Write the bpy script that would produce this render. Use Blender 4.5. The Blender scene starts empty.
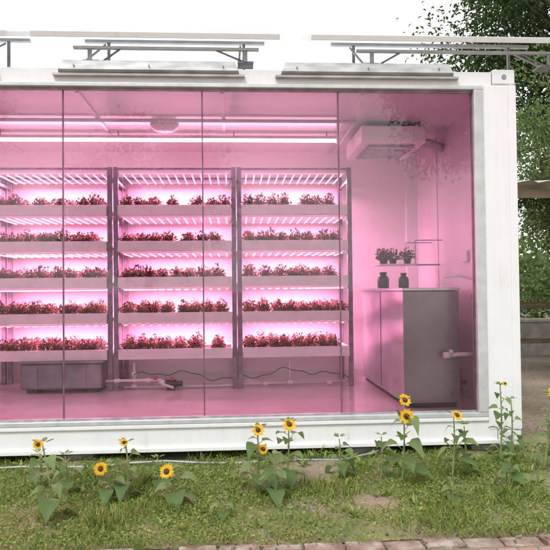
import bpy, math, random
import numpy as np
from mathutils import Vector, Matrix, noise
random.seed(7); rng=np.random.default_rng(7)
sc=bpy.context.scene
sc.view_settings.view_transform='Standard'; sc.view_settings.look='None'; sc.view_settings.exposure=0
COL=sc.collection

# ---------------------------------------------------------------- materials
def newmat(name):
    m=bpy.data.materials.new(name); m.use_nodes=True
    nt=m.node_tree; b=nt.nodes['Principled BSDF']; return m,nt,b
def setb(b,**k):
    for n,v in k.items():
        b.inputs[n.replace('_',' ')].default_value=v
def ramp(nt,stops):
    r=nt.nodes.new('ShaderNodeValToRGB'); e=r.color_ramp.elements
    while len(e)>1: e.remove(e[0])
    e[0].position=stops[0][0]; e[0].color=(*stops[0][1],1)
    for p,c in stops[1:]:
        q=e.new(p); q.color=(*c,1)
    return r
def noisemat(name,c1,c2,scale=5,rough=.6,metal=0,bump=0.0,bscale=None,detail=6,c3=None,stretch=None,lo=.35,hi=.65,spec=.5):
    m,nt,b=newmat(name); L=nt.links
    tc=nt.nodes.new('ShaderNodeNewGeometry')
    src=tc.outputs['Position']
    if stretch:
        mp=nt.nodes.new('ShaderNodeMapping'); mp.inputs['Scale'].default_value=stretch
        L.new(src,mp.inputs['Vector']); src=mp.outputs['Vector']
    n=nt.nodes.new('ShaderNodeTexNoise'); n.inputs['Scale'].default_value=scale; n.inputs['Detail'].default_value=detail
    L.new(src,n.inputs['Vector'])
    st=[(lo,c1),(hi,c2)]
    if c3: st.append((min(hi+.12,1),c3))
    r=ramp(nt,st); L.new(n.outputs['Fac'],r.inputs['Fac']); L.new(r.outputs['Color'],b.inputs['Base Color'])
    setb(b,Roughness=rough,Metallic=metal); b.inputs['Specular IOR Level'].default_value=spec
    if bump:
        n2=nt.nodes.new('ShaderNodeTexNoise'); n2.inputs['Scale'].default_value=bscale or scale*4; n2.inputs['Detail'].default_value=6
        L.new(src,n2.inputs['Vector'])
        bp=nt.nodes.new('ShaderNodeBump'); bp.inputs['Strength'].default_value=bump; bp.inputs['Distance'].default_value=.02
        L.new(n2.outputs['Fac'],bp.inputs['Height']); L.new(bp.outputs['Normal'],b.inputs['Normal'])
    return m
def leafmat(name,stops,trans=.35,rough=.5):
    m,nt,b=newmat(name); L=nt.links
    g=nt.nodes.new('ShaderNodeNewGeometry'); r=ramp(nt,stops)
    L.new(g.outputs['Random Per Island'],r.inputs['Fac']); L.new(r.outputs['Color'],b.inputs['Base Color'])
    setb(b,Roughness=rough); b.inputs['Specular IOR Level'].default_value=.3
    t=nt.nodes.new('ShaderNodeBsdfTranslucent'); L.new(r.outputs['Color'],t.inputs['Color'])
    mx=nt.nodes.new('ShaderNodeMixShader'); mx.inputs[0].default_value=trans
    L.new(b.outputs[0],mx.inputs[1]); L.new(t.outputs[0],mx.inputs[2])
    L.new(mx.outputs[0],nt.nodes['Material Output'].inputs['Surface'])
    return m
def emit(name,col,s,sample=True):
    m,nt,b=newmat(name); setb(b,Roughness=.4)
    b.inputs['Base Color'].default_value=(.9,.8,.85,1)
    b.inputs['Emission Color'].default_value=(*col,1); b.inputs['Emission Strength'].default_value=s
    if not sample: m.cycles.emission_sampling='NONE'
    return m

M={}
m,nt,b=newmat('white_paint'); L=nt.links
g=nt.nodes.new('ShaderNodeNewGeometry'); mp=nt.nodes.new('ShaderNodeMapping'); mp.inputs['Scale'].default_value=(9,9,.7)
L.new(g.outputs['Position'],mp.inputs['Vector'])
n1=nt.nodes.new('ShaderNodeTexNoise'); n1.inputs['Scale'].default_value=3; n1.inputs['Detail'].default_value=8; L.new(mp.outputs[0],n1.inputs['Vector'])
n2=nt.nodes.new('ShaderNodeTexNoise'); n2.inputs['Scale'].default_value=4; n2.inputs['Detail'].default_value=8; L.new(g.outputs['Position'],n2.inputs['Vector'])
mu=nt.nodes.new('ShaderNodeMath'); mu.operation='MULTIPLY'; L.new(n1.outputs['Fac'],mu.inputs[0]); L.new(n2.outputs['Fac'],mu.inputs[1])
r=ramp(nt,[(.18,(.82,.825,.83)),(.36,(.78,.785,.79)),(.48,(.67,.665,.65))]); L.new(mu.outputs[0],r.inputs['Fac']); L.new(r.outputs['Color'],b.inputs['Base Color'])
setb(b,Roughness=.42); M['white']=m
M['wall']=noisemat('interior_wall',(.79,.76,.77),(.83,.81,.81),2,.3)
M['floor_in']=noisemat('vinyl_floor',(.74,.68,.67),(.84,.79,.78),3,.14,bump=.04)
M['ceil']=noisemat('ceiling_panel',(.68,.66,.67),(.74,.72,.73),1.5,.25)
M['alu']=noisemat('aluminium',(.55,.56,.57),(.66,.67,.68),12,.38,.35)
M['plate']=noisemat('flashing_plate',(.36,.37,.38),(.54,.55,.56),7,.5,.15,stretch=(1,1,3))
M['alud']=noisemat('grey_bracket',(.24,.25,.26),(.38,.39,.40),12,.45,.3)
M['galv']=noisemat('galvanised_post',(.17,.15,.18),(.27,.24,.28),14,.4,.2)
M['seal']=noisemat('dark_seal',(.03,.03,.035),(.05,.05,.05),12,.5)
M['gseal']=noisemat('glass_edge',(.12,.06,.09),(.2,.1,.14),12,.4)
M['tray']=noisemat('white_tray',(.74,.72,.73),(.83,.81,.82),8,.4)
M['tank']=noisemat('steel_tank',(.16,.17,.2),(.27,.28,.31),5,.4,.3)
M['cab']=noisemat('grey_cabinet',(.21,.23,.235),(.31,.33,.335),2.2,.22,.3)
M['cabs']=noisemat('steel_side',(.50,.50,.52),(.62,.62,.64),3,.2,.45)
M['pvc']=noisemat('pvc_pipe',(.7,.7,.69),(.8,.8,.78),8,.35)
M['black']=noisemat('black_plastic',(.015,.015,.017),(.03,.03,.03),8,.35)
M['red']=noisemat('red_valve',(.45,.03,.02),(.55,.05,.03),8,.4)
M['tube']=emit('grow_tube',(1,.48,.74),1.5,False)
M['strip']=emit('ceiling_strip_lamp',(1,.42,.66),27)
M['fix']=emit('lamp_fixture',(1,.35,.6),.3,False)
M['disc']=noisemat('lamp_cover',(.8,.78,.78),(.86,.84,.84),6,.4)
M['solar']=noisemat('solar_cell',(.01,.015,.05),(.02,.03,.09),8,.12)
M['conc']=noisemat('concrete',(.26,.25,.23),(.42,.40,.37),6,.85,bump=.3)
M['wood']=noisemat('weathered_wood',(.13,.08,.05),(.27,.18,.12),5,.8,bump=.3,stretch=(1,1,6))
M['woodl']=noisemat('pale_timber',(.38,.32,.25),(.52,.46,.38),5,.8,bump=.2)
M['bark']=noisemat('bark',(.07,.05,.035),(.17,.13,.09),9,.9,bump=.8,stretch=(3,3,.6))
M['roofsheet']=noisemat('shelter_roofing',(.42,.38,.33),(.6,.56,.5),3,.6)
M['leafA']=leafmat('tree_leaf',[(0,(.03,.06,.018)),(.5,(.06,.11,.03)),(1,(.12,.18,.055))])
M['leafB']=leafmat('light_tree_leaf',[(0,(.08,.14,.04)),(.5,(.15,.22,.07)),(1,(.25,.32,.13))],.5)
M['sleaf']=leafmat('sunflower_leaf',[(0,(.11,.19,.06)),(.5,(.17,.27,.09)),(1,(.24,.34,.13))],.45)
M['stem']=noisemat('green_stem',(.19,.26,.09),(.26,.34,.13),20,.6)
M['petal']=leafmat('sunflower_petal',[(0,(.74,.40,.01)),(1,(.86,.60,.04))],.35)
M['seed']=noisemat('sunflower_centre',(.05,.025,.01),(.16,.08,.025),120,.9,bump=.5,bscale=300)
M['grass']=leafmat('grass_blade',[(0,(.12,.20,.04)),(.4,(.25,.35,.075)),(.8,(.37,.44,.12)),(1,(.48,.44,.20))],.4)
M['weed']=leafmat('weed_leaf',[(0,(.12,.21,.045)),(.6,(.27,.38,.085)),(1,(.40,.47,.13))],.4)
M['seedl']=leafmat('red_leaf_seedling',[(0,(.07,.05,.03)),(.35,(.19,.06,.06)),(.7,(.15,.17,.06)),(1,(.36,.12,.16))],.25)
M['pink']=leafmat('pink_flower',[(0,(.5,.14,.25)),(1,(.62,.32,.42))],.3)
M['soil']=noisemat('soil',(.03,.02,.015),(.07,.05,.035),20,.95)
m,nt,b=newmat('ground_soil'); L=nt.links
g=nt.nodes.new('ShaderNodeNewGeometry')
n1=nt.nodes.new('ShaderNodeTexNoise'); n1.inputs['Scale'].default_value=.9; n1.inputs['Detail'].default_value=9; L.new(g.outputs['Position'],n1.inputs['Vector'])
n2=nt.nodes.new('ShaderNodeTexNoise'); n2.inputs['Scale'].default_value=22; n2.inputs['Detail'].default_value=8; L.new(g.outputs['Position'],n2.inputs['Vector'])
r1=ramp(nt,[(.35,(.20,.15,.10)),(.55,(.32,.26,.19)),(.7,(.40,.34,.27))]); r2=ramp(nt,[(.3,(.45,.42,.4)),(.65,(1,1,1))])
L.new(n1.outputs['Fac'],r1.inputs[0]); L.new(n2.outputs['Fac'],r2.inputs[0])
mx=nt.nodes.new('ShaderNodeMix'); mx.data_type='RGBA'; mx.blend_type='MULTIPLY'; mx.inputs[0].default_value=1
L.new(r1.outputs[0],mx.inputs[6]); L.new(r2.outputs[0],mx.inputs[7]); L.new(mx.outputs[2],b.inputs['Base Color']); setb(b,Roughness=.95)
bp=nt.nodes.new('ShaderNodeBump'); bp.inputs['Strength'].default_value=.7; bp.inputs['Distance'].default_value=.03
L.new(n2.outputs['Fac'],bp.inputs['Height']); L.new(bp.outputs[0],b.inputs['Normal'])
M['ground']=m
m,nt,b=newmat('lawn_soil'); L=nt.links
g=nt.nodes.new('ShaderNodeNewGeometry')
n1=nt.nodes.new('ShaderNodeTexNoise'); n1.inputs['Scale'].default_value=2.5; n1.inputs['Detail'].default_value=8; L.new(g.outputs['Position'],n1.inputs['Vector'])
n2=nt.nodes.new('ShaderNodeTexNoise'); n2.inputs['Scale'].default_value=45; n2.inputs['Detail'].default_value=8; n2.inputs['Roughness'].default_value=.7; L.new(g.outputs['Position'],n2.inputs['Vector'])
r1=ramp(nt,[(.36,(.18,.24,.07)),(.5,(.30,.30,.13)),(.62,(.42,.35,.24)),(.75,(.32,.24,.16))]); r2=ramp(nt,[(.32,(.42,.40,.36)),(.5,(.88,.88,.88)),(.68,(1.15,1.12,1.08))])
L.new(n1.outputs['Fac'],r1.inputs[0]); L.new(n2.outputs['Fac'],r2.inputs[0])
mx=nt.nodes.new('ShaderNodeMix'); mx.data_type='RGBA'; mx.blend_type='MULTIPLY'; mx.inputs[0].default_value=1
L.new(r1.outputs[0],mx.inputs[6]); L.new(r2.outputs[0],mx.inputs[7]); L.new(mx.outputs[2],b.inputs['Base Color']); setb(b,Roughness=.95)
bp=nt.nodes.new('ShaderNodeBump'); bp.inputs['Strength'].default_value=1; bp.inputs['Distance'].default_value=.02
L.new(n2.outputs['Fac'],bp.inputs['Height']); L.new(bp.outputs[0],b.inputs['Normal']); M['lawn']=m
m,nt,b=newmat('window_glass'); nt.nodes.remove(b); L=nt.links
tr=nt.nodes.new('ShaderNodeBsdfTransparent'); tr.inputs[0].default_value=(.96,.965,.96,1)
gl=nt.nodes.new('ShaderNodeBsdfGlossy'); gl.inputs['Roughness'].default_value=.015
fr=nt.nodes.new('ShaderNodeFresnel'); fr.inputs[0].default_value=1.78
mx=nt.nodes.new('ShaderNodeMixShader'); L.new(fr.outputs[0],mx.inputs[0]); L.new(tr.outputs[0],mx.inputs[1]); L.new(gl.outputs[0],mx.inputs[2])
L.new(mx.outputs[0],nt.nodes['Material Output'].inputs['Surface']); M['glass']=m

# ---------------------------------------------------------------- mesh builder
class MB:
    def __init__(s): s.v=[]; s.f=[]
    def box(s,x0,x1,y0,y1,z0,z1,R=None,o=None):
        c=[Vector(p) for p in ((x0,y0,z0),(x1,y0,z0),(x1,y1,z0),(x0,y1,z0),(x0,y0,z1),(x1,y0,z1),(x1,y1,z1),(x0,y1,z1))]
        if R: c=[R@(p-o)+o for p in c]
        n=len(s.v); s.v+= [tuple(p) for p in c]
        s.f+=[tuple(n+i for i in q) for q in ((0,3,2,1),(4,5,6,7),(0,1,5,4),(1,2,6,5),(2,3,7,6),(3,0,4,7))]; return s
    def tube(s,pts,rad,seg=8,cap=True):
        pts=[Vector(p) for p in pts]
        if not hasattr(rad,'__len__'): rad=[rad]*len(pts)
        n0=len(s.v); up=Vector((0,0,1)); prev=None
        for i,p in enumerate(pts):
            d=(pts[min(i+1,len(pts)-1)]-pts[max(i-1,0)]).normalized()
            if prev is None:
                a=d.cross(up if abs(d.z)<.9 else Vector((1,0,0))).normalized()
            else: a=(prev-d*prev.dot(d)).normalized()
            prev=a; b=d.cross(a)
            for k in range(seg):
                t=2*math.pi*k/seg; s.v.append(tuple(p+(a*math.cos(t)+b*math.sin(t))*rad[i]))
        for i in range(len(pts)-1):
            for k in range(seg):
                a=n0+i*seg+k; b=n0+i*seg+(k+1)%seg; s.f.append((a,b,b+seg,a+seg))
        if cap:
            s.f.append(tuple(n0+k for k in range(seg))[::-1]); s.f.append(tuple(n0+(len(pts)-1)*seg+k for k in range(seg)))
        return s
    def poly(s,vs,fs):
        n=len(s.v); s.v+=[tuple(v) for v in vs]; s.f+=[tuple(n+i for i in f) for f in fs]; return s
def mk(name,mb,mat,parent=None,smooth=False,bevel=0):
    me=bpy.data.meshes.new(name); me.from_pydata(mb.v,[],mb.f); me.materials.append(M[mat]); me.update()
    if smooth: me.polygons.foreach_set('use_smooth',[True]*len(me.polygons))
    o=bpy.data.objects.new(name,me); COL.objects.link(o)
    if parent: o.parent=parent
    if bevel:
        bm=o.modifiers.new('bevel','BEVEL'); bm.width=bevel; bm.segments=2; bm.limit_method='ANGLE'
    return o
def empty(name,loc=(0,0,0)):
    e=bpy.data.objects.new(name,None); e.location=loc; e.empty_display_size=.2; COL.objects.link(e); return e
def cloudmesh(name,P,D,N,length,width,mat,fold=.25):
    n=len(P); D=D/np.linalg.norm(D,axis=1)[:,None]; S=np.cross(D,N); S/=np.linalg.norm(S,axis=1)[:,None]+1e-9; U=np.cross(S,D)
    l=length[:,None]; w=width[:,None]
    V=np.empty((n,4,3)); V[:,0]=P; V[:,1]=P+D*l*.5+S*w*.5+U*w*fold; V[:,2]=P+D*l-U*l*.12; V[:,3]=P+D*l*.5-S*w*.5+U*w*fold
    me=bpy.data.meshes.new(name); me.vertices.add(n*4); me.vertices.foreach_set('co',V.reshape(-1))
    idx=(np.arange(n)[:,None]*4+np.array([0,1,2,0,2,3])).reshape(-1)
    me.loops.add(n*6); me.loops.foreach_set('vertex_index',idx.astype(np.int32))
    me.polygons.add(n*2); me.polygons.foreach_set('loop_start',(np.arange(n*2)*3).astype(np.int32))
    me.materials.append(M[mat]); me.update(calc_edges=True); me.validate(); return me
def linkmesh(name,me,parent=None,loc=(0,0,0)):
    o=bpy.data.objects.new(name,me); COL.objects.link(o); o.location=loc
    if parent: o.parent=parent
    return o
def rv(n): 
    a=rng.normal(size=(n,3)); return a/np.linalg.norm(a,axis=1)[:,None]
def arealight(name,loc,sx,sy,P,col,parent):
    d=bpy.data.lights.new(name,'AREA'); d.shape='RECTANGLE'; d.size=sx; d.size_y=sy; d.energy=P; d.color=col
    o=bpy.data.objects.new(name,d); COL.objects.link(o); o.location=loc; o.parent=parent; return o

# ---------------------------------------------------------------- world & sun
w=bpy.data.worlds.new('World'); sc.world=w; w.use_nodes=True; nt=w.node_tree; L=nt.links
bg=nt.nodes['Background']; sky=nt.nodes.new('ShaderNodeTexSky'); sky.sky_type='NISHITA'; sky.sun_disc=False
SE,SR=math.radians(52),math.radians(205)
sky.sun_elevation=SE; sky.sun_rotation=SR; sky.air_density=1.5; sky.dust_density=4
L.new(sky.outputs[0],bg.inputs[0]); bg.inputs[1].default_value=.12
bg2=nt.nodes.new('ShaderNodeBackground'); tc=nt.nodes.new('ShaderNodeTexCoord'); nz=nt.nodes.new('ShaderNodeTexNoise'); nz.inputs['Scale'].default_value=2.2; nz.inputs['Detail'].default_value=5
L.new(tc.outputs['Generated'],nz.inputs['Vector']); rr=ramp(nt,[(.3,(.93,.95,.98)),(.7,(1,1,1))]); L.new(nz.outputs['Fac'],rr.inputs[0]); L.new(rr.outputs[0],bg2.inputs[0]); bg2.inputs[1].default_value=1.6
mx=nt.nodes.new('ShaderNodeMixShader'); mx.inputs[0].default_value=.85
L.new(bg.outputs[0],mx.inputs[1]); L.new(bg2.outputs[0],mx.inputs[2]); L.new(mx.outputs[0],nt.nodes['World Output'].inputs[0])
sd=bpy.data.lights.new('sun','SUN'); sd.energy=2.0; sd.angle=math.radians(18); sd.color=(1,.98,.95)
so=bpy.data.objects.new('sun',sd); COL.objects.link(so)
az=SR; dirv=Vector((math.sin(az)*math.cos(SE),math.cos(az)*math.cos(SE),math.sin(SE)))
so.rotation_euler=dirv.to_track_quat('Z','Y').to_euler(); so.location=(0,-6,8)

# ---------------------------------------------------------------- camera
cd=bpy.data.cameras.new('camera'); cam=bpy.data.objects.new('camera',cd); COL.objects.link(cam); sc.camera=cam
cd.sensor_width=36; cd.lens=650/550*36; cd.clip_end=1500; cd.clip_start=.05
Rm=Matrix.Rotation(math.radians(-3.57),4,'Z')@Matrix.Rotation(math.radians(90+1.32),4,'X')@Matrix.Rotation(math.radians(-.6),4,'Z')
cam.matrix_world=Matrix.Translation((0,-4.85,1.27))@Rm

# ---------------------------------------------------------------- ground
mk('ground',MB().poly([(-400,-400,0),(400,-400,0),(400,400,0),(-400,400,0)],[(0,1,2,3)]),'ground')
def hgt(x,y): return .012+.02*noise.noise(Vector((x*1.3,y*1.3,0)))+.012*noise.noise(Vector((x*5,y*5,3)))
NX,NY=150,24; vs=[];fs=[]
for j in range(NY+1):
    for i in range(NX+1):
        x=-7+i*13/NX; y=-1.60+j*2.2/NY; e=1 if (0<i<NX and 0<j<NY) else 0
        vs.append((x,y+(.03*noise.noise(Vector((x*3,0,7))) if j==0 else 0),.004+e*max(0,hgt(x,y)+.012)))
for j in range(NY):
    for i in range(NX): a=j*(NX+1)+i; fs.append((a,a+1,a+NX+2,a+NX+1))
mk('lawn',MB().poly(vs,fs),'lawn',smooth=True)
def dens(x,y):
    d=.70+.75*noise.noise(Vector((x*.9+3,y*1.6,1)))+.6*noise.noise(Vector((x*3,y*3,5)))
    for (cx,cy,r) in ((1.9,-.75,.42),(.75,-1.15,.26),(.45,-.45,.35),(2.3,-.2,.3)):
        d-=1.0*math.exp(-((x-cx)**2+((y-cy)*1.5)**2)/r**2)
    if y>-.22: d-=.3
    return d
def scatter(n,x0,x1,y0,y1,bias=0):
    out=[]
    while len(out)<n:
        x=random.uniform(x0,x1); y=random.uniform(y0,y1)
        if random.random()<dens(x,y)+bias: out.append((x,y,.010+max(0,hgt(x,y))))
    return np.array(out)
P=scatter(44000,-4.2,4.2,-1.66,.1); n=len(P)
D=rv(n)*.6; D[:,2]=abs(D[:,2])*.6+.5
tall=np.array([max(0,noise.noise(Vector((p[0]*2.2,p[1]*3,9)))) for p in P])
linkmesh('grass',cloudmesh('grass',P,D,rv(n),rng.uniform(.02,.055,n)*(1+2.2*tall),rng.uniform(.003,.006,n),'grass'))
P=scatter(52000,-4.2,4.2,-1.62,.1,.04); n=len(P); P[:,2]+=rng.uniform(.0,.03,n)
D=rv(n); D[:,2]=abs(D[:,2])*.35+.05; N=rv(n)*.5; N[:,2]+=1
linkmesh('ground_cover_weeds',cloudmesh('ground_cover_weeds',P,D,N,rng.uniform(.010,.028,n),rng.uniform(.008,.017,n),'weed'))
PP=[];DD=[]
for i in range(260):
    x=random.uniform(-3.5,3.8); y=random.uniform(-1.5,-.02) if i%3 else random.uniform(-.3,.0); z=hgt(x,y)+.01; k=random.randint(6,14); u=rv(k); u[:,2]=abs(u[:,2])*.8+.15
    PP.append(np.tile([x,y,z],(k,1))+u*.01); DD.append(u)
P=np.vstack(PP);D=np.vstack(DD);n=len(P)
linkmesh('broadleaf_weeds',cloudmesh('broadleaf_weeds',P,D,rv(n)*.3+np.array([0,0,1]),rng.uniform(.03,.08,n),rng.uniform(.012,.028,n),'weed'))
e=MB(); x=-4.5
while x<4.5:
    L0=random.uniform(.19,.21); 
    a=random.uniform(-.05,.05); R=Matrix.Rotation(a,3,'Z')@Matrix.Rotation(random.uniform(-.05,.05),3,'X')
    e.box(x,x+L0-.012,-1.735,-1.63,-.05,.022+random.uniform(-.012,.008),R,Vector((x+.1,-1.68,0))); x+=L0
M['brick']=noisemat('brick_clay',(.18,.12,.09),(.31,.25,.20),9,.92,bump=.8,c3=(.42,.38,.31),lo=.38,hi=.55)
mk('brick_edging',e,'brick',bevel=.008)
m,nt,b=newmat('brick_paving'); L=nt.links
g=nt.nodes.new('ShaderNodeNewGeometry'); bt=nt.nodes.new('ShaderNodeTexBrick'); bt.inputs['Scale'].default_value=5; bt.inputs['Color1'].default_value=(.30,.17,.13,1); bt.inputs['Color2'].default_value=(.38,.27,.21,1); bt.inputs['Mortar'].default_value=(.16,.14,.11,1); bt.inputs['Mortar Size'].default_value=.03
L.new(g.outputs['Position'],bt.inputs['Vector']); L.new(bt.outputs['Color'],b.inputs['Base Color']); setb(b,Roughness=.9)
bp=nt.nodes.new('ShaderNodeBump'); bp.inputs['Strength'].default_value=.6; bp.invert=True; L.new(bt.outputs['Fac'],bp.inputs['Height']); L.new(bp.outputs[0],b.inputs['Normal']); M['paving']=m
mk('brick_path',MB().poly([(-12,-5.8,.012),(12,-5.8,.012),(12,-1.74,.012),(-12,-1.74,.012)],[(0,1,2,3)]),'paving')
pb=MB()
for i in range(2600):
    x=random.uniform(-3,4); y=random.uniform(-1.72,.2); r=random.uniform(.003,.012)
    if dens(x,y)>.5 and y>-1.55 and random.random()<.8: continue
    z=hgt(x,y)+.014; k=[(x+r*random.uniform(.7,1.2),y,z),(x,y+r,z),(x-r,y,z),(x,y-r*random.uniform(.7,1.3),z),(x,y,z+r*.8),(x,y,z-r)]
    pb.poly(k,[(0,1,4),(1,2,4),(2,3,4),(3,0,4),(1,0,5),(2,1,5),(3,2,5),(0,3,5)])
mk('pebbles',pb,'ground')

# ---------------------------------------------------------------- container
XL,XR=-3.89,2.167; ZB,ZT=.07,2.95; YB=2.44
C=empty('shipping_container_greenhouse')
for x in (XL,XR-.25):
    b_=MB().box(x,x+.25,0,.16,ZB+.12,ZT-.12); mk('front_corner_post',b_,'white',C,bevel=.01)
    b_=MB().box(x,x+.16,YB-.16,YB,ZB+.12,ZT-.12); mk('rear_corner_post',b_,'white',C,bevel=.01)
mk('post_fold',MB().box(XR-.055,XR+.004,-.014,.0,ZB+.125,ZT-.125).box(XL-.004,XL+.055,-.014,.0,ZB+.125,ZT-.125),'white',C,bevel=.004)
for x in (XL-.004,XR-.174):
    for y in (-.004,YB-.17):
        for z in (ZB,ZT-.12):
            c_=MB().box(x,x+.178,y,y+.162,z,z+.12); mk('corner_casting',c_,'white',C,bevel=.012)
            mk('casting_slot',MB().tube([(x+.09,y-.003,z+.06),(x+.09,y+.01,z+.06)],.020,12),'alud',C)
mk('bottom_front_beam',MB().box(XL+.18,XR-.18,0.004,.12,ZB+.02,.29).box(XL+.18,XR-.18,-.018,.004,ZB+.02,ZB+.05).box(XL+.25,XR-.25,-.012,.004,.262,.29),'white',C,bevel=.004)
mk('top_front_beam',MB().box(XL+.18,XR-.18,0.004,.12,2.82,ZT-.02),'white',C,bevel=.006)
mk('rear_beams',MB().box(XL+.18,XR-.18,YB-.1,YB,ZB+.02,.29).box(XL+.18,XR-.18,YB-.1,YB,2.82,ZT-.02).box(XL,XL+.1,.17,YB-.17,ZB+.02,.29).box(XR-.1,XR,.17,YB-.17,ZB+.02,.29).box(XL,XL+.1,.17,YB-.17,2.82,ZT-.02).box(XR-.1,XR,.17,YB-.17,2.82,ZT-.02),'white',C,bevel=.004)
def corr(p0,p1,z0,z1,nrm,name):
    p0=Vector(p0);p1=Vector(p1); d=(p1-p0); Ln=d.length; d.normalize(); nr=Vector(nrm); vs=[];fs=[]; s=0; pts=[]
    while s<Ln-.001:
        for ds,o in ((0,0),(.07,0),(.11,.03),(.18,.03),(.22,0)):
            if s+ds<=Ln: pts.append((s+ds,o))
        s+=.22+.0001
    for s,o in pts:
        q=p0+d*s-nr*o; vs+= [(q.x,q.y,z0),(q.x,q.y,z1)]
    for i in range(len(pts)-1): fs.append((2*i,2*i+2,2*i+3,2*i+1))
    mk(name,MB().poly(vs,fs),'white',C)
corr((XR-.03,.16,0),(XR-.03,YB-.16,0),.29,2.82,(1,0,0),'side_wall_panel')
corr((XL+.03,.16,0),(XL+.03,YB-.16,0),.29,2.82,(-1,0,0),'side_wall_panel')
corr((XL+.16,YB-.03,0),(XR-.16,YB-.03,0),.29,2.82,(0,1,0),'rear_wall_panel')
mk('roof_panel',MB().box(XL+.1,XR-.1,.12,YB-.1,2.86,2.92),'white',C)
IX0,IX1,IY1=XL+.12,XR-.12,YB-.12
mk('inner_back_wall',MB().box(IX0,IX1,IY1,IY1+.03,.3,2.8),'wall',C)
mk('inner_side_wall',MB().box(IX1,IX1+.03,.17,IY1,.3,2.8),'wall',C)
mk('inner_side_wall',MB().box(IX0-.03,IX0,.17,IY1,.3,2.8),'wall',C)
mk('inner_floor',MB().box(IX0,IX1,.12,IY1+.03,.22,.30),'floor_in',C)
mk('inner_ceiling',MB().box(IX0,IX1,.12,IY1+.03,2.80,2.84),'ceil',C)
cs=MB()
for x in np.arange(-3.4,2.0,1.1): cs.box(x,x+.03,.15,IY1,2.788,2.80)
mk('ceiling_batten',cs,'ceil',C)
mk('wall_trim',MB().box(IX1-.008,IX1,1.55,1.58,.31,2.79).box(IX1-.012,IX1,.17,IY1-.001,.30,.38).box(IX0,IX1-.01,IY1-.012,IY1,.30,.38),'ceil',C)
mk('ceiling_conduit',MB().tube([(-3.7,.9,2.775),(1.1,.9,2.775)],.016).tube([(1.1,.9,2.775),(1.1,2.2,2.775)],.012),'pvc',C,smooth=True)
GX=[-3.36,-2.295,-1.262,-.232,.80,1.84]
fr_=MB(); fr_.box(XL+.25,XR-.25,-.012,.10,.291,.325).box(XL+.25,XR-.25,-.012,.10,2.79,2.819)
fr_.box(XR-.325,XR-.251,-.012,.10,.326,2.789).box(XL+.251,XL+.325,-.012,.10,.326,2.789)
mk('window_frame',fr_,'alu',C,bevel=.004)
fr2=MB().box(XL+.33,XR-.33,.03,.06,.3255,.338).box(XL+.33,XR-.33,.03,.06,2.775,2.7895); mk('glass_track',fr2,'alud',C)
ed=MB()
for x in GX[1:5]: ed.box(x-.005,x+.005,.036,.052,.339,2.774)
ed.box(GX[5]-.008,GX[5]+.001,.03,.055,.339,2.774); mk('glass_edge_seal',ed,'gseal',C)
for i in range(5):
    a,b2=GX[i]+(.006 if i else 0),GX[i+1]-.008
    if i==0: a=XL+.325
    mk('glass_pane',MB().poly([(a,.044,.338),(b2,.044,.338),(b2,.044,2.775),(a,.044,2.775)],[(0,1,2,3)]),'glass',C)
f_=MB()
for x in (-3.7,-1.2,1.0,1.95): f_.box(x-.15,x+.15,.05,.35,-.1,.069)
for x in (-3.7,1.95): f_.box(x-.15,x+.15,2.0,2.35,-.1,.069)
mk('footing_block',f_,'conc',C,bevel=.01)
def flashing(x0,x1):
    F=empty('roof_flashing')
    vs=[]; 
    for x in (x0,x1):
        i=.035*(1 if x==x0 else -1)
        vs+=[(x,-.03,2.885),(x+i*.2,-.055,2.90),(x+i,-.035,2.975),(x+i,.10,2.99),(x,.1,2.885)]
    mk('plate',MB().poly(vs,[(0,1,6,5),(1,2,7,6),(2,3,8,7),(3,4,9,8),(4,0,5,9),(0,4,3,2,1),(5,6,7,8,9)]),'plate',F,bevel=.003)
    mk('lower_lip',MB().box(x0-.04,x1+.04,-.035,.001,2.862,2.882),'plate',F,bevel=.003)
    for x in (x0+.12,(x0+x1)/2,x1-.12): mk('bolt',MB().tube([(x,-.052,2.93),(x,-.064,2.93)],.006,6),'alud',F)
flashing(-3.4,-1.75); flashing(-1.28,.05); flashing(.36,1.68)
def solar(x0,x1,ex=0):
    S=empty('solar_panel'); o=Vector((x0,-.12,3.11)); R=Matrix.Rotation(math.radians(21.5),3,'X')
    w_=1.0
    mk('frame',MB().box(x0,x1,-.12,-.09,3.11,3.152,R,o).box(x0,x1,-.12+w_-.03,-.12+w_,3.11,3.148,R,o).box(x0,x0+.03,-.09,-.12+w_-.03,3.11,3.148,R,o).box(x1-.03,x1,-.09,-.12+w_-.03,3.11,3.148,R,o),'white',S,bevel=.003)
    mk('cells',MB().box(x0+.03,x1-.03,-.09,-.12+w_-.03,3.136,3.144,R,o),'solar',S)
    mk('backsheet',MB().box(x0+.03,x1-.03,-.09,-.12+w_-.03,3.130,3.1355,R,o),'white',S)
    a,b2=x0+.22*(x1-x0),x0+.86*(x1-x0)
    mk('cross_rail',MB().box(a-.12,b2+.1,-.02,.015,3.067,3.087),'alu',S,bevel=.003)
    mk('upper_rail',MB().box(a-.2,b2+.18,.72,.76,3.395,3.42),'alu',S)
    lg=MB()
    for x in (a,b2):
        lg.box(x-.014,x+.014,-.016,.011,2.985,3.066)
        lg.tube([(x-.05,.04,2.985),(x-.03,.74,3.38)],.009,8); lg.tube([(x+.05,.1,2.995),(x+(.22 if x==a else -.22),.0,3.07)],.008,8)
        lg.box(x-.06,x+.06,.02,.16,2.985,2.998); lg.box(x-.012,x+.012,.73,.75,2.92,3.394)
    mk('strut',lg,'alud',S)
solar(-3.55,-1.62); solar(-1.45,.35); solar(.58,2.75)

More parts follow.
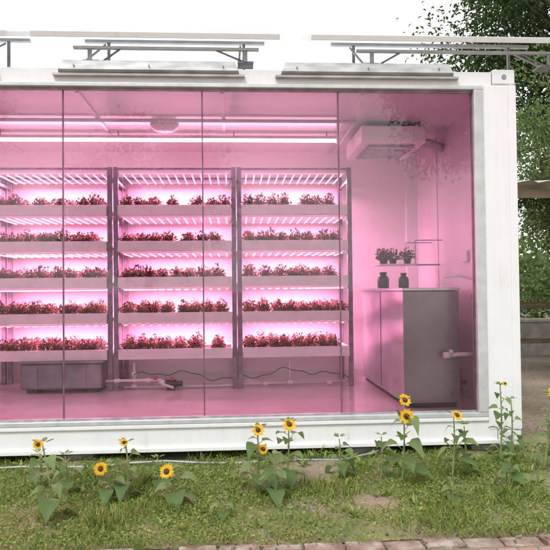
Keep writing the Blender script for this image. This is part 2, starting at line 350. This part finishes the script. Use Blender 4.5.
# ---------------------------------------------------------------- grow racks
TZ=[.705,1.06,1.41,1.765,2.12]; PK=(1,.31,.57)
def rack(x0,x1,seedgaps):
    K=empty('grow_rack'); Y0,Y1=1.62,2.24
    p=MB()
    for x in (x0,x1-.045):
        for y in (Y0,Y1-.045): p.box(x,x+.045,y,y+.045,.302,2.50)
    p.box(x0+.046,x1-.046,Y0+.01,Y0+.04,2.475,2.495); p.box(x0+.046,x1-.046,Y1-.04,Y1-.01,2.475,2.495)
    for z in TZ+[2.44]: p.box(x0+.005,x0+.03,Y0+.046,Y1-.046,z-.08,z-.05).box(x1-.03,x1-.005,Y0+.046,Y1-.046,z-.08,z-.05)
    mk('frame',p,'galv',K,bevel=.003)
    t=MB(); a,b2=x0+.047,x1-.047
    for z in TZ:
        t.box(a,b2,Y0-.035,Y0-.015,z-.10,z).box(a,b2,Y1-.02,Y1,z-.105,z).box(a,a+.012,Y0-.0145,Y1-.0205,z-.104,z-.002).box(b2-.012,b2,Y0-.0145,Y1-.0205,z-.104,z-.002)
        t.box(a+.0125,b2-.0125,Y0-.0145,Y1-.0205,z-.1,z-.088)
    mk('tray',t,'tray',K,bevel=.003)
    s=MB()
    for z in TZ: s.box(a+.014,b2-.014,Y0-.013,Y1-.022,z-.0875,z-.02)
    mk('growing_medium',s,'soil',K)
    tb=MB(); fx=MB()
    for z in [q-.125 for q in TZ[1:]]+[2.425]:
        for k in range(13):
            x=a+.05+k*(b2-a-.1)/12
            tb.tube([(x,Y0+.03,z),(x,Y1-.05,z)],.0075,5)
        fx.box(a+.02,b2-.02,Y0+.02,Y0+.035,z+.006,z+.02).box(a+.02,b2-.02,Y1-.045,Y1-.03,z+.006,z+.02)
        arealight('grow_strip',((a+b2)/2,(Y0+Y1)/2+.02,z-.012),b2-a-.04,.04,30,PK,K)
    mk('grow_tubes',tb,'tube',K); mk('tube_holders',fx,'fix',K)
    PP=[];DD=[];LL=[]; FP=[]
    for z in TZ:
        x=a+.07
        while x<b2-.05:
            if random.random()<seedgaps: x+=random.uniform(.05,.10); continue
            wd=random.uniform(.06,.09)
            for y in (Y0+.06,Y0+.24,Y0+.42):
                cx=x+random.uniform(-.012,.012); nn=140; h=random.uniform(.09,.145)
                u=rv(nn); u[:,2]=abs(u[:,2]); rr_=rng.uniform(.25,1,nn)[:,None]
                q=np.array([cx,y,z-.02])+u*rr_*np.array([wd,wd*.9,h])
                PP.append(q); d=u*.8+rv(nn)*.6; d[:,2]+=.25; DD.append(d); LL.append(rng.uniform(.018,.036,nn))
                st=rng.uniform(-.03,.03,(14,2)); 
                q=np.column_stack([cx+st[:,0],y+st[:,1],np.full(14,z-.022)]); PP.append(q); d=np.column_stack([st*6,np.ones(14)]); DD.append(d); LL.append(np.full(14,h*.8))
                FP.append(np.array([cx,y,z-.02])+ (lambda v:np.column_stack([v[:,0],v[:,1],abs(v[:,2])]))(rv(12))*np.array([wd,wd*.9,h*1.08]))
            x+=wd*1.45+random.uniform(.0,.04)
    P=np.vstack(PP);D=np.vstack(DD);Ls=np.concatenate(LL); n=len(P)
    W=np.where(Ls>.05,.006,Ls*rng.uniform(.6,.9,n))
    linkmesh('seedlings',cloudmesh('seedlings',P,D,rv(n)*.6+np.array([0,0,1]),Ls,W,'seedl'),K)
    P=np.vstack(FP); n=len(P); linkmesh('blossoms',cloudmesh('blossoms',P,rv(n),rv(n),rng.uniform(.014,.024,n),rng.uniform(.012,.02,n),'pink'),K)
rack(-3.62,-2.42,.1); rack(-2.40,-1.20,.08); rack(-1.185,.02,.16); rack(.03,1.185,.08)
SL=empty('ceiling_strip_light'); sy=1.40
mk('tube',MB().tube([(-3.5,sy,2.71),(1.0,sy,2.71)],.009,6,False),'strip',SL)
mk('tube_housing',MB().box(-3.52,1.02,sy-.02,sy+.02,2.73,2.76),'tray',SL,bevel=.003)
mk('tube_end',MB().box(-3.53,-3.50,sy-.015,sy+.015,2.69,2.729).box(1.0,1.03,sy-.015,sy+.015,2.69,2.729),'tray',SL)
hg=MB()
for x in (-3.3,-2.2,-1.1,0,.9): hg.box(x,x+.012,sy-.006,sy+.006,2.761,2.799)
mk('hanger',hg,'alud',SL)
T=empty('nutrient_tank')
mk('body',MB().box(-2.05,-1.28,1.5,2.0,.34,.585),'tank',T,bevel=.02); mk('rim',MB().box(-2.07,-1.26,1.48,2.02,.586,.605),'tank',T,bevel=.006)
mk('foot',MB().box(-2.0,-1.9,1.55,1.95,.301,.339).box(-1.43,-1.33,1.55,1.95,.301,.339),'seal',T)
mk('rib',MB().box(-1.9,-1.88,1.49,1.499,.36,.57).box(-1.67,-1.65,1.49,1.499,.36,.57).box(-1.45,-1.43,1.49,1.499,.36,.57),'tank',T)
PI=empty('irrigation_pipework')
pp=MB()
pp.tube([(-1.26,1.6,.40),(-.85,1.6,.40),(-.72,1.6,.40),(-.72,1.6,.36),(-.6,1.55,.33)],.014)
pp.tube([(-1.1,1.7,.32),(-.1,1.7,.32),(.2,1.75,.33),(1.15,1.75,.33)],.012).tube([(-1.0,1.7,.33),(-1.0,1.7,.56)],.013).tube([(.55,1.72,.33),(.55,1.72,.58)],.012)
mk('pipe',pp,'pvc',PI,smooth=True)
jb=MB()
for x,z in ((-1.15,.40),(-.85,.40),(-.72,.38),(-1.0,.33),(-1.0,.45),(.55,.34),(.3,.33),(.95,.33)): jb.tube([(x-.025,1.6 if z>.35 and z!=.45 else 1.7,z),(x+.025,1.6 if z>.35 and z!=.45 else 1.7,z)],.021,10)
mk('joint',jb,'pvc',PI)
mk('pump',MB().tube([(-.68,1.62,.36),(-.58,1.62,.36)],.04,14).tube([(-.58,1.62,.36),(-.52,1.62,.36)],.026,12).box(-.67,-.59,1.58,1.66,.301,.325),'black',PI,smooth=False)
mk('valve_handle',MB().box(-.8,-.765,1.575,1.59,.405,.44).tube([(-.62,1.575,.40),(-.62,1.575,.43)],.016,8),'red',PI)
cb=[]
for i in range(70):
    t=i*.031; cb.append((-1.0+t,1.66+.02*math.sin(t*14),.43+.035*math.sin(t*5)+.022*math.sin(t*13+1)+.01*math.sin(t*31)))
mk('cable',MB().tube(cb,.004,6),'black',PI,smooth=True)

# ---------------------------------------------------------------- cabinet etc.
K=empty('storage_cabinet')
mk('carcass',MB().box(1.37,1.81,.36,2.06,.34,1.25),'cabs',K,bevel=.004)
mk('door',MB().box(1.36,1.82,.34,.358,.345,1.248),'cab',K,bevel=.004)
mk('top',MB().box(1.35,1.83,.33,2.08,1.251,1.275),'cabs',K,bevel=.004)
mk('plinth',MB().box(1.39,1.80,.38,2.05,.301,.339),'seal',K)
mk('side_seam',MB().box(1.366,1.3695,1.2,1.204,.36,1.24),'seal',K)
for (x,y,s) in ((1.43,1.35,.9),(1.5,1.62,.95),(1.62,1.3,.85)):
    q=empty('black_jar'); z=1.276
    prof=[(0,.05),(.01,.058),(.10,.058),(.125,.045),(.135,.03),(.15,.03),(.151,.036),(.17,.036)]
    mk('body',MB().tube([(x,y,z+h*s) for h,_ in prof],[r*s for _,r in prof],20),'black',q,smooth=True)
H=empty('hanging_shelf')
mk('board',MB().box(1.40,1.78,1.35,1.75,1.50,1.512),'alu',H)
mk('hanger',MB().tube([(1.76,1.38,1.512),(1.76,1.38,1.74)],.005).tube([(1.76,1.72,1.512),(1.76,1.72,1.74)],.005).tube([(1.76,1.38,1.74),(2.03,1.38,1.74)],.005).tube([(1.76,1.72,1.74),(2.03,1.72,1.74)],.005).tube([(1.78,1.5,1.505),(2.04,1.5,1.505)],.008),'alud',H)
for (x,y) in ((1.46,1.45),(1.58,1.55),(1.70,1.45),(1.52,1.68)):
    z=1.513; pot=empty('potted_plant')
    mk('pot',MB().tube([(x,y,z),(x,y,z+.05),(x,y,z+.055)],[.03,.04,.043],14),'black',pot,smooth=True)
    nn=150; u=rv(nn); u[:,2]=abs(u[:,2]); P=np.array([x,y,z+.05])+u*rng.uniform(.2,1,nn)[:,None]*np.array([.07,.07,.10])
    linkmesh('foliage',cloudmesh('foliage',P,u+rv(nn)*.5,rv(nn),rng.uniform(.02,.04,nn),rng.uniform(.012,.022,nn),'seedl'),pot)
A=empty('ceiling_air_unit')
mk('housing',MB().box(1.16,1.76,.95,1.75,2.60,2.755),'wall',A,bevel=.015)
mk('hanger',MB().box(1.2,1.23,1.0,1.03,2.756,2.8).box(1.69,1.72,1.0,1.03,2.756,2.8).box(1.2,1.23,1.66,1.69,2.756,2.8).box(1.69,1.72,1.66,1.69,2.756,2.8),'alud',A)
mk('grille_frame',MB().box(1.24,1.68,1.05,1.65,2.585,2.598),'alud',A)
gs=MB()
for k in range(9): gs.box(1.26,1.66,1.08+k*.062,1.11+k*.062,2.576,2.5845)
mk('grille',gs,'alu',A)
mk('duct',MB().tube([(1.765,1.35,2.68),(1.9,1.35,2.68),(2.03,1.35,2.63)],.05,14),'alu',A,smooth=True)
Q=empty('ceiling_lamp'); mk('cover',MB().tube([(-.63,1.15,2.80),(-.63,1.15,2.77),(-.63,1.15,2.745)],[.13,.13,.09],28),'disc',Q,smooth=True)
V=empty('water_supply_pipe')
mk('riser',MB().tube([(1.92,.26,.302),(1.92,.26,1.33),(1.97,.26,1.36),(2.04,.26,1.36)],.018,12).tube([(1.98,.24,.302),(1.98,.24,1.22)],.012,10),'pvc',V,smooth=True)
mk('branch',MB().tube([(1.92,.26,.74),(1.84,.26,.74),(1.78,.26,.74),(1.72,.26,.735)],.017,12).tube([(1.72,.26,.735),(1.66,.26,.735)],.026,12),'pvc',V,smooth=True)
cl=MB()
for z in (.45,.74,.95,1.2): cl.tube([(1.92,.26,z-.02),(1.92,.26,z+.02)],.026,12)
mk('clamp',cl,'alud',V); mk('tap',MB().box(1.70,1.73,.235,.25,.755,.78).tube([(1.66,.25,1.36),(1.80,.25,1.37),(1.92,.26,1.34)],.012,8),'pvc',V)
mk('socket_box',MB().box(2.02,2.046,.7,.82,1.5,1.6),'tray',V,bevel=.004)
hp=[(-4.5+i*.25,-.14+.03*math.sin(i*.9),.04+.01*math.sin(i*1.7)) for i in range(22)]+[(1.0,-.05,.05),(1.15,.1,.06)]
mk('ground_conduit',MB().tube(hp,.009,10),'alud',smooth=True)

# ---------------------------------------------------------------- sunflowers
def frame(d):
    d=Vector(d).normalized(); a=d.cross(Vector((0,0,1))); 
    if a.length<.05: a=Vector((1,0,0))
    a.normalize(); return a,a.cross(d),d
def leafgeo(mb,base,ang,l,wd,droop,rise):
    out=Vector((math.cos(ang),math.sin(ang),0)); side=Vector((-out.y,out.x,0)); n=8
    prof=[.45,1.0,1.08,.98,.80,.56,.30,.03]
    mb_v=[]; tw=random.uniform(-.35,.35); bend=random.uniform(-.25,.25)
    pet=base+out*l*.35+Vector((0,0,rise*l*.4))
    for i in range(n):
        t=i/(n-1); c=pet+out*l*t*(1-.15*t)+side*bend*l*t*t+Vector((0,0,rise*l*.3*t-droop*l*t*t))
        w_=wd*.5*prof[i]*random.uniform(.93,1.07); wv=.10*w_*math.sin(i*2.1+tw*9)
        back=-out*w_*(.35 if i==0 else 0)
        mb_v+=[c+side*w_+back+Vector((0,0,w_*(.30+tw)+wv)),c+side*w_*.5+Vector((0,0,w_*(.10+tw*.5))),c,c-side*w_*.5+Vector((0,0,w_*(.10-tw*.5))),c-side*w_+back+Vector((0,0,w_*(.30-tw)-wv))]
    fs=[]
    for i in range(n-1):
        for k in range(4):
            a=i*5+k; fs.append((a,a+1,a+6,a+5))
    mb.poly(mb_v,fs); return pet
def sunflower(x,y,heads,h,nl,ls=.11,lean=(0,0)):
    S=empty('sunflower'); gz=hgt(x,y); stem=MB(); lv=MB(); ls*=1.18; nl+=2
    top=Vector((x+lean[0],y+lean[1],h)); b0=Vector((x,y,gz))
    def sp(t): return b0.lerp(top,t)+Vector((math.sin(t*3)*.012,math.cos(t*2.4)*.01,0))
    stem.tube([sp(i/7) for i in range(8)],[.0075-.0035*i/7 for i in range(8)],7)
    for i in range(nl):
        t=.12+.80*i/nl+random.uniform(-.03,.03); a=i*2.4+random.uniform(-.4,.4); k=ls*(1.1-.55*t)*random.uniform(.6,1.15)
        p=sp(t); pet=leafgeo(lv,p,a,k,k*.8,random.uniform(.3,1.1),random.uniform(.2,1.1)); stem.tube([p,pet],.0022,5)
    for i in range(5): leafgeo(lv,sp(.97),i*1.3+random.random(),ls*.36,ls*.2,.1,1.4)
    pe=MB(); ce=MB(); se=MB()
    for (hx,hy,hz,r,dx,dz) in heads:
        c=Vector((hx,hy,hz)); 
        s0=min((sp(t) for t in (.5,.6,.7,.8,.9,1.0)),key=lambda q:(q-c).length+(.3 if q.z>c.z-.01 else 0))
        a,b2,d=frame((dx,-1,dz))
        stem.tube([s0,s0.lerp(c,.5)+Vector((0,.01,.01)),c+d*-.012],[.0042,.0038,.004],6)
        ce.tube([c+d*(-.006),c+d*.002,c+d*.008,c+d*.011],[r*.36,r*.38,r*.28,r*.08],18)
        for ring in (0,1):
            for k in range(17):
                an=2*math.pi*(k+.5*ring)/17+random.uniform(-.1,.1); rad=a*math.cos(an)+b2*math.sin(an); tan=-a*math.sin(an)+b2*math.cos(an)
                l=r*random.uniform(.5,.8); w_=r*.13; off=d*(-.002-.003*ring); cu=random.uniform(-.25,.4)
                p0=c+rad*r*.33+off
                pe.poly([p0+tan*w_*.5,p0-tan*w_*.5,p0+rad*l*.5+tan*w_+d*l*.1,p0+rad*l*.5-tan*w_+d*l*.1,p0+rad*l+d*l*cu],[(0,1,3,2),(2,3,4)])
        for k in range(12):
            an=2*math.pi*k/12; rad=a*math.cos(an)+b2*math.sin(an); tan=-a*math.sin(an)+b2*math.cos(an); p0=c+rad*r*.2-d*.008
            se.poly([p0+tan*r*.14,p0-tan*r*.14,p0+rad*r*.42-d*.002],[(0,1,2)])
        se.tube([c-d*.016,c-d*.007],[r*.12,r*.38],10)
    mk('stem',stem,'stem',S,smooth=True); lo_=mk('leaves',lv,'sleaf',S,smooth=True)
    ss=lo_.modifiers.new('subsurf','SUBSURF'); ss.levels=1; ss.render_levels=1
    if heads: mk('petals',pe,'petal',S); mk('seed_head',ce,'seed',S,smooth=True); mk('sepals',se,'sleaf',S)
sunflower(-1.0,-1.22,[(-1.06,-1.27,.455,.030,.2,.3)],.44,9,.12,(-.05,0))
sunflower(-.74,-.93,[(-.785,-1.0,.245,.042,-.1,.2)],.24,7,.11,(-.03,0))
sunflower(-.66,-.88,[(-.665,-.92,.375,.026,.3,.8)],.36,8,.10)
sunflower(-.36,-1.0,[(-.40,-1.06,.235,.046,-.3,.5)],.22,6,.12,(-.02,0))
sunflower(.12,-.82,[(.135,-.88,.42,.040,-.25,.55),(.165,-.86,.30,.038,.5,.9)],.41,8,.12,(.01,0))
sunflower(.31,-.72,[(.335,-.78,.43,.046,.1,.9)],.42,8,.12,(.02,0))
sunflower(.22,-1.0,[],.28,7,.12)
sunflower(.68,-.55,[],.28,7,.10)
sunflower(1.06,-.72,[(1.07,-.78,.565,.043,.2,.5),(1.075,-.79,.465,.050,-.2,.35)],.55,10,.13,(.01,0))
sunflower(1.40,-.68,[(1.42,-.74,.455,.038,.1,.9)],.44,8,.12,(.01,0))
sunflower(1.50,-.62,[],.36,6,.10)
sunflower(1.86,-.35,[(1.88,-.40,.60,.020,.2,.7)],.58,10,.10)
sunflower(1.98,-.25,[],.46,6,.09)
sunflower(2.08,-.55,[(2.13,-.60,.565,.045,-.3,.3)],.54,9,.12,(.04,0))
sunflower(-1.25,-.6,[],.24,6,.1); sunflower(-1.05,-.75,[],.26,6,.1); sunflower(-.5,-.65,[],.2,6,.09); sunflower(.95,-.6,[],.3,6,.09); sunflower(1.68,-.9,[],.22,6,.09)
sunflower(-.08,-1.25,[],.12,5,.08); sunflower(1.25,-1.1,[],.14,5,.08); sunflower(2.3,-.15,[],.3,7,.09)
sunflower(-2.1,-1.0,[(-2.1,-1.05,.45,.045,.1,.3)],.44,8,.12); sunflower(2.9,-.8,[(2.9,-.85,.5,.045,-.1,.3)],.49,8,.12); sunflower(-2.9,-.8,[(-2.9,-.85,.4,.04,.2,.3)],.39,8,.12)

# ---------------------------------------------------------------- trees
def tree_meshes(seed,H,cr,ch,trunk,nclump,perclump,leaf,mat,low=.35):
    rg=np.random.default_rng(seed); random.seed(seed)
    tb=MB(); fork=H*low
    tp=[(0,0,-.1)]+[(random.uniform(-.08,.08)*i,random.uniform(-.08,.08)*i,fork*i/3) for i in (1,2,3)]+[(random.uniform(-.3,.3),random.uniform(-.3,.3),H*.75)]
    tb.tube(tp,[trunk*1.3,trunk,trunk*.85,trunk*.75,trunk*.2],10)
    cents=[]
    for i in range(nclump):
        u=rg.normal(size=3); u/=np.linalg.norm(u); rr_=rg.uniform(.35,1.0)**.6
        c=np.array([u[0]*cr*rr_,u[1]*cr*rr_,fork+ch*.5+u[2]*ch*.55*rr_]); cents.append(c)
        if i%2==0:
            s=Vector(tp[3]).lerp(Vector(tp[4]),random.uniform(0,.8)); e_=Vector(c)
            mid=s.lerp(e_,.5)+Vector((random.uniform(-.2,.2),random.uniform(-.2,.2),random.uniform(-.1,.3)))
            tb.tube([s,mid,e_],[trunk*.32,trunk*.18,trunk*.05],6)
    PP=[];DD=[]
    for c in cents:
        sg=cr*rg.uniform(.13,.24); nn=int(perclump*rg.uniform(.6,1.3))
        q=rg.normal(size=(nn,3)); q/= (np.linalg.norm(q,axis=1)[:,None]**.35)
        PP.append(c+q*sg*np.array([1.15,1.15,.7])); DD.append(q*.7+rg.normal(size=(nn,3))*.6+np.array([0,0,-.25]))
    P=np.vstack(PP);D=np.vstack(DD);n=len(P)
    lm=cloudmesh('crown',P,D,rg.normal(size=(n,3))*.5+np.array([0,0,1]),rg.uniform(.7,1.3,n)*leaf,rg.uniform(.4,.65,n)*leaf,mat)
    tm=bpy.data.meshes.new('trunk'); tm.from_pydata(tb.v,[],tb.f); tm.materials.append(M['bark']); tm.update(); tm.polygons.foreach_set('use_smooth',[True]*len(tm.polygons))
    return tm,lm
def plant(name,ms,loc,rz=0,s=1):
    e_=empty(name,loc); e_.rotation_euler=(0,0,rz); e_.scale=(s,s,s)
    linkmesh('trunk',ms[0],e_); linkmesh('crown',ms[1],e_)
tA=tree_meshes(3,9.5,2.7,6.0,.20,100,420,.12,'leafA',.46)
tB=tree_meshes(5,4.6,1.05,2.4,.07,26,280,.07,'leafB',.42)
tC=tree_meshes(9,8.0,2.9,5.4,.2,60,300,.17,'leafB',.3)
plant('broadleaf_tree',tA,(8.2,9.8,0),0,1.05)
plant('broadleaf_tree',tA,(13.5,11.5,0),2,1.1)
plant('broadleaf_tree',tC,(14.3,19,0),1,1)
plant('young_tree',tB,(5.0,5.0,0),0,1.08)
plant('young_tree',tB,(6.9,7.0,0),2,1.0)
for i,(x,y,s) in enumerate(((-9,-13,.9),(-2.5,-15,.8),(7.0,-12,1.0),(13,-14,1))):
    plant('broadleaf_tree',(tA,tC)[i%2],(x,y,0),i*1.3,s)
rg=np.random.default_rng(4); PP=[]
for i in range(130):
    a=rg.uniform(-60,60); y=rg.uniform(32,42) ; 
    c=np.array([a,y,rg.uniform(.5,4.0)]); q=rg.normal(size=(150,3))*np.array([1.6,1.4,.9]); PP.append(c+q)
P=np.vstack(PP); P=P[P[:,2]>0]; n=len(P)
linkmesh('distant_trees',cloudmesh('distant_trees',P,rv(n),rv(n)*.5+np.array([0,0,1]),rng.uniform(.4,.8,n),rng.uniform(.3,.5,n),'leafB'))
P=np.column_stack([rng.uniform(3.2,14,14000),rng.normal(8.6,.35,14000),rng.uniform(0,1,14000)**.8*1.5]); P[:,2]*=.75+.35*np.sin(P[:,0]*2.1)*.5+.2; n=len(P)
linkmesh('hedge',cloudmesh('hedge',P,rv(n),rv(n)*.5+np.array([0,0,1]),rng.uniform(.07,.14,n),rng.uniform(.05,.08,n),'leafB'))

# ---------------------------------------------------------------- shelter at the right
W=empty('timber_shelter'); p=MB()
for x in (3.38,5.6,7.8):
    for y in (2.9,5.6): p.tube([(x,y,-.05),(x+.02,y,1.2),(x,y,2.36 if y<4 else 2.75)],[.055,.05,.045],10)
mk('post',p,'wood',W,smooth=True)
mk('beam',MB().box(3.1,8.1,2.85,2.95,2.37,2.47).box(3.1,8.1,5.55,5.65,2.76,2.86),'woodl',W,bevel=.006)
R=Matrix.Rotation(math.atan2(.39,2.7),3,'X'); o=Vector((3,2.9,2.48)); rf=MB()
for x in np.arange(3.15,8.1,.6): rf.box(x,x+.05,2.5,6.0,2.475,2.535,R,o)
mk('rafter',rf,'woodl',W)
vs=[];fs=[]
nc=60
for i in range(nc+1):
    x=3.05+i*5.1/nc; z=.018*math.sin(i*math.pi/1.5)
    for y in (2.35,6.1): 
        q=R@(Vector((x,y,2.56+z))-o)+o; vs.append(tuple(q))
for i in range(nc): fs.append((2*i,2*i+2,2*i+3,2*i+1))
mk('roofing',MB().poly(vs,fs),'roofsheet',W)
mk('rail',MB().box(3.42,7.75,5.56,5.61,.95,1.03).box(3.42,7.75,5.56,5.61,.35,.43),'wood',W)
Z=empty('low_wall'); mk('blocks',MB().box(3.0,12,7.0,7.2,-.05,.62),'conc',Z,bevel=.01); mk('coping',MB().box(2.97,12.03,6.96,7.24,.621,.68),'woodl',Z,bevel=.01)
